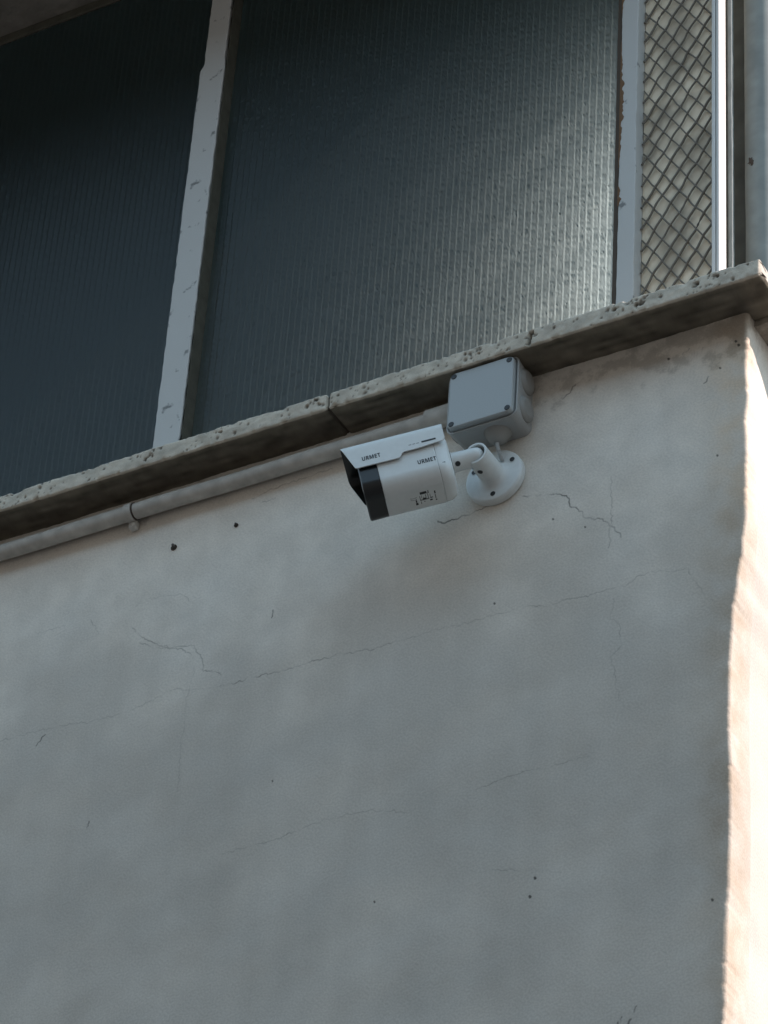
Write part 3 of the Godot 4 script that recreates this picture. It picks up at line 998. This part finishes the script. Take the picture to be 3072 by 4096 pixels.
# ---------------------------------------------------------------- scene
func _ready() -> void:
	var cam := Camera3D.new()
	cam.name = "camera"
	cam.fov = 16.7775
	cam.near = 0.05
	cam.far = 2000.0
	cam.transform = Transform3D(Basis(Vector3(0.8736, 0.0579, -0.4833), Vector3(0.2578, 0.787, 0.5604), Vector3(0.4128, -0.6142, 0.6726)).orthonormalized(), Vector3(1.784, 1.6, 3.1857))
	add_child(cam)
	cam.current = true

	var sky_m := ProceduralSkyMaterial.new()
	sky_m.sky_top_color = Color(0.43, 0.525, 0.60)
	sky_m.sky_horizon_color = Color(0.77, 0.80, 0.80)
	sky_m.sky_curve = 0.16
	sky_m.ground_bottom_color = Color(0.25, 0.23, 0.2)
	sky_m.ground_horizon_color = Color(0.5, 0.5, 0.48)
	var sky := Sky.new()
	sky.sky_material = sky_m
	var env := Environment.new()
	env.background_mode = Environment.BG_SKY
	env.sky = sky
	env.background_energy_multiplier = 1.75
	env.tonemap_mode = Environment.TONE_MAPPER_LINEAR
	env.tonemap_exposure = 2.72
	env.sdfgi_enabled = true
	env.ssao_enabled = true
	env.ssil_enabled = true
	var we := WorldEnvironment.new()
	we.name = "world_environment"
	we.environment = env
	add_child(we)

	var sun := DirectionalLight3D.new()
	sun.name = "sun"
	sun.light_energy = 0.79
	sun.light_color = Color(1.0, 0.915, 0.88)
	sun.light_angular_distance = 0.5
	sun.shadow_enabled = true
	var el := deg_to_rad(32.0)
	var az := deg_to_rad(25.0)
	var to_sun := Vector3(cos(el) * cos(az), sin(el), -cos(el) * sin(az))
	sun.transform = Transform3D(Basis.looking_at(-to_sun, Vector3.UP), Vector3(5, 8, -2))
	add_child(sun)

	# textures shared by the materials
	var speck := noise_tex("speck", 0.11, 3, 0.86, 1.0)
	var blotch := noise_tex("blotch", 0.012, 4, 0.78, 1.0)
	var grain := noise_tex("grain", 0.20, 3, 0.0, 1.0)
	var lumps := noise_tex("lumps", 0.03, 4, 0.0, 1.0)
	var flake := noise_tex("flake", 0.022, 5, 0.62, 1.0, FastNoiseLite.TYPE_SIMPLEX_SMOOTH, 512, 0.10, 0.20)
	var rusty := noise_tex("rusty", 0.03, 5, 0.35, 1.0, FastNoiseLite.TYPE_SIMPLEX_SMOOTH, 512, 0.35, 0.6)

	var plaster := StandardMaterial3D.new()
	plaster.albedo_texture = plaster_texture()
	plaster.albedo_color = Color.WHITE
	plaster.heightmap_enabled = true
	plaster.heightmap_texture = ImageTexture.create_from_image(Image.create_from_data(TS, TS, false, Image.FORMAT_L8, relief))
	plaster.heightmap_scale = 0.055
	plaster.roughness = 0.92
	plaster.metallic_specular = 0.3
	var concrete := mat(1, 1, 1, 0.92, speck, 9.0, grain, 0.06)
	concrete.vertex_color_use_as_albedo = true
	concrete.metallic_specular = 0.3
	var slab_m := mat(0.42, 0.37, 0.30, 0.95, blotch, 6.0, lumps, 0.25)
	var roof_m := mat(0.30, 0.27, 0.23, 0.95, blotch, 2.0, lumps, 0.2)
	var paint := mat(0.52, 0.52, 0.50, 0.6, flake, 2.2, grain, 0.015)
	var post_paint := mat(0.31, 0.345, 0.33, 0.75, blotch, 2.5, lumps, 0.02)
	var putty := mat(0.10, 0.095, 0.07, 0.8, blotch, 5.0, grain, 0.05)
	var rust := mat(0.11, 0.085, 0.065, 0.9, speck, 12.0)
	var rust_dark := mat(0.08, 0.06, 0.045, 0.9, speck, 20.0)
	var board := mat(0.88, 0.77, 0.60, 0.9, noise_tex("stain", 0.007, 4, 0.80, 1.0, FastNoiseLite.TYPE_SIMPLEX_SMOOTH, 512, 0.2, 0.6), 2.6, lumps, 0.05)
	var wire := mat(0.19, 0.17, 0.14, 0.7, speck, 30.0)
	var bar := mat(0.78, 0.78, 0.75, 0.5, speck, 12.0)
	var dull := mat(0.25, 0.24, 0.22, 0.9, blotch, 2.0)
	var pvc := mat(0.64, 0.62, 0.57, 0.85, blotch, 5.0, grain, 0.015)
	var box_m := mat(0.40, 0.405, 0.395, 0.5, speck, 14.0, grain, 0.012)
	var lid_m := mat(0.42, 0.445, 0.445, 0.45, speck, 10.0, grain, 0.006)
	var grom := mat(0.31, 0.305, 0.285, 0.6, speck, 14.0)
	var white := mat(0.68, 0.71, 0.70, 0.42, noise_tex("soil", 0.02, 3, 0.96, 1.0), 8.0)
	var black := mat(0.008, 0.009, 0.010, 0.3)
	var gloss := mat(0.004, 0.004, 0.006, 0.08)
	var hole := mat(0.02, 0.022, 0.024, 0.55)
	var ink := mat(0.25, 0.26, 0.27, 0.6)
	var metal := mat(0.55, 0.53, 0.48, 0.45)
	metal.metallic = 0.4
	var steel := mat(0.10, 0.095, 0.09, 0.6)
	var label_m := StandardMaterial3D.new()
	label_m.albedo_texture = label_texture()
	label_m.roughness = 0.45
	var glass := mat(0.012, 0.018, 0.021, 0.36)
	glass.metallic_specular = 0.5
	glass.backlight_enabled = true
	glass.backlight = Color(0.90, 1.0, 1.0)
	var glow_film := StandardMaterial3D.new()
	glow_film.albedo_texture = glow_film_texture()
	glow_film.roughness = 0.8
	glow_film.transparency = BaseMaterial3D.TRANSPARENCY_ALPHA
	glow_film.backlight_enabled = true
	glow_film.backlight = Color(0.25, 0.25, 0.24)
	var street := mat(0.075, 0.073, 0.07, 0.9, blotch, 0.3)
	var added_house_m := mat(0.18, 0.17, 0.15, 0.9, blotch, 0.3)
	var inside := mat(0.06, 0.06, 0.06, 0.9)

	# setting
	var ground := MB.new()
	ground.patch([PackedVector3Array([Vector3(-600, 0, -600), Vector3(600, 0, -600)]), PackedVector3Array([Vector3(-600, 0, 600), Vector3(600, 0, 600)])], false, Vector3(0, -10, 0))
	struct("ground", ground.mesh(), street)
	var room := MB.new()
	room.box(Vector3(-2.5, 4.62, -1.7), Vector3(0.21, 4.69, -0.11))
	room.box(Vector3(-2.5, 4.69, -1.7), Vector3(0.21, 5.87, -1.62))
	room.box(Vector3(-2.5, 4.69, -1.62), Vector3(-2.42, 5.87, -0.02))
	struct("room_interior", room.mesh(), inside)
	var over := thing("roof_overhang", "dark brown underside of the slab that juts out over the window", "overhang")
	part("slab", box_mesh(Vector3(-3.2, 5.876, -2.5), Vector3(0.46, 6.05, 0.42), 0.006), roof_m, over)

	var house := thing("added_house", "unseen added house across the street that blocks low sky light", "house")  # added out of view so that light comes more from above
	part("added_house_wall", box_mesh(Vector3(-40, 0, 9.0), Vector3(45, 9.8, 17.0), 0.02), added_house_m, house)
	part("added_house_roof", box_mesh(Vector3(-40.4, 9.8, 8.5), Vector3(45.4, 10.1, 17.5), 0.02), roof_m, house)
	for k in 12:
		part("added_shutter", box_mesh(Vector3(-30.0 + k * 5.2, 5.0, 8.93), Vector3(-28.6 + k * 5.2, 6.8, 8.998), 0.01), putty, house)

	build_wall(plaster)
	build_sill(concrete, slab_m, rust_dark)
	build_window(glass, paint, putty, rust, glow_film, dull, mat(0.20, 0.115, 0.06, 0.95, speck, 25.0))
	build_mesh_panel(board, wire, bar)
	build_post(post_paint, rust_dark, mat(0.13, 0.15, 0.15, 0.7, blotch, 2.5))
	build_conduit(pvc, metal, rust_dark)
	build_box(box_m, lid_m, hole, grom)
	build_camera(white, black, gloss, hole, ink, hole, label_m)
	build_anchors(steel, rust_dark)
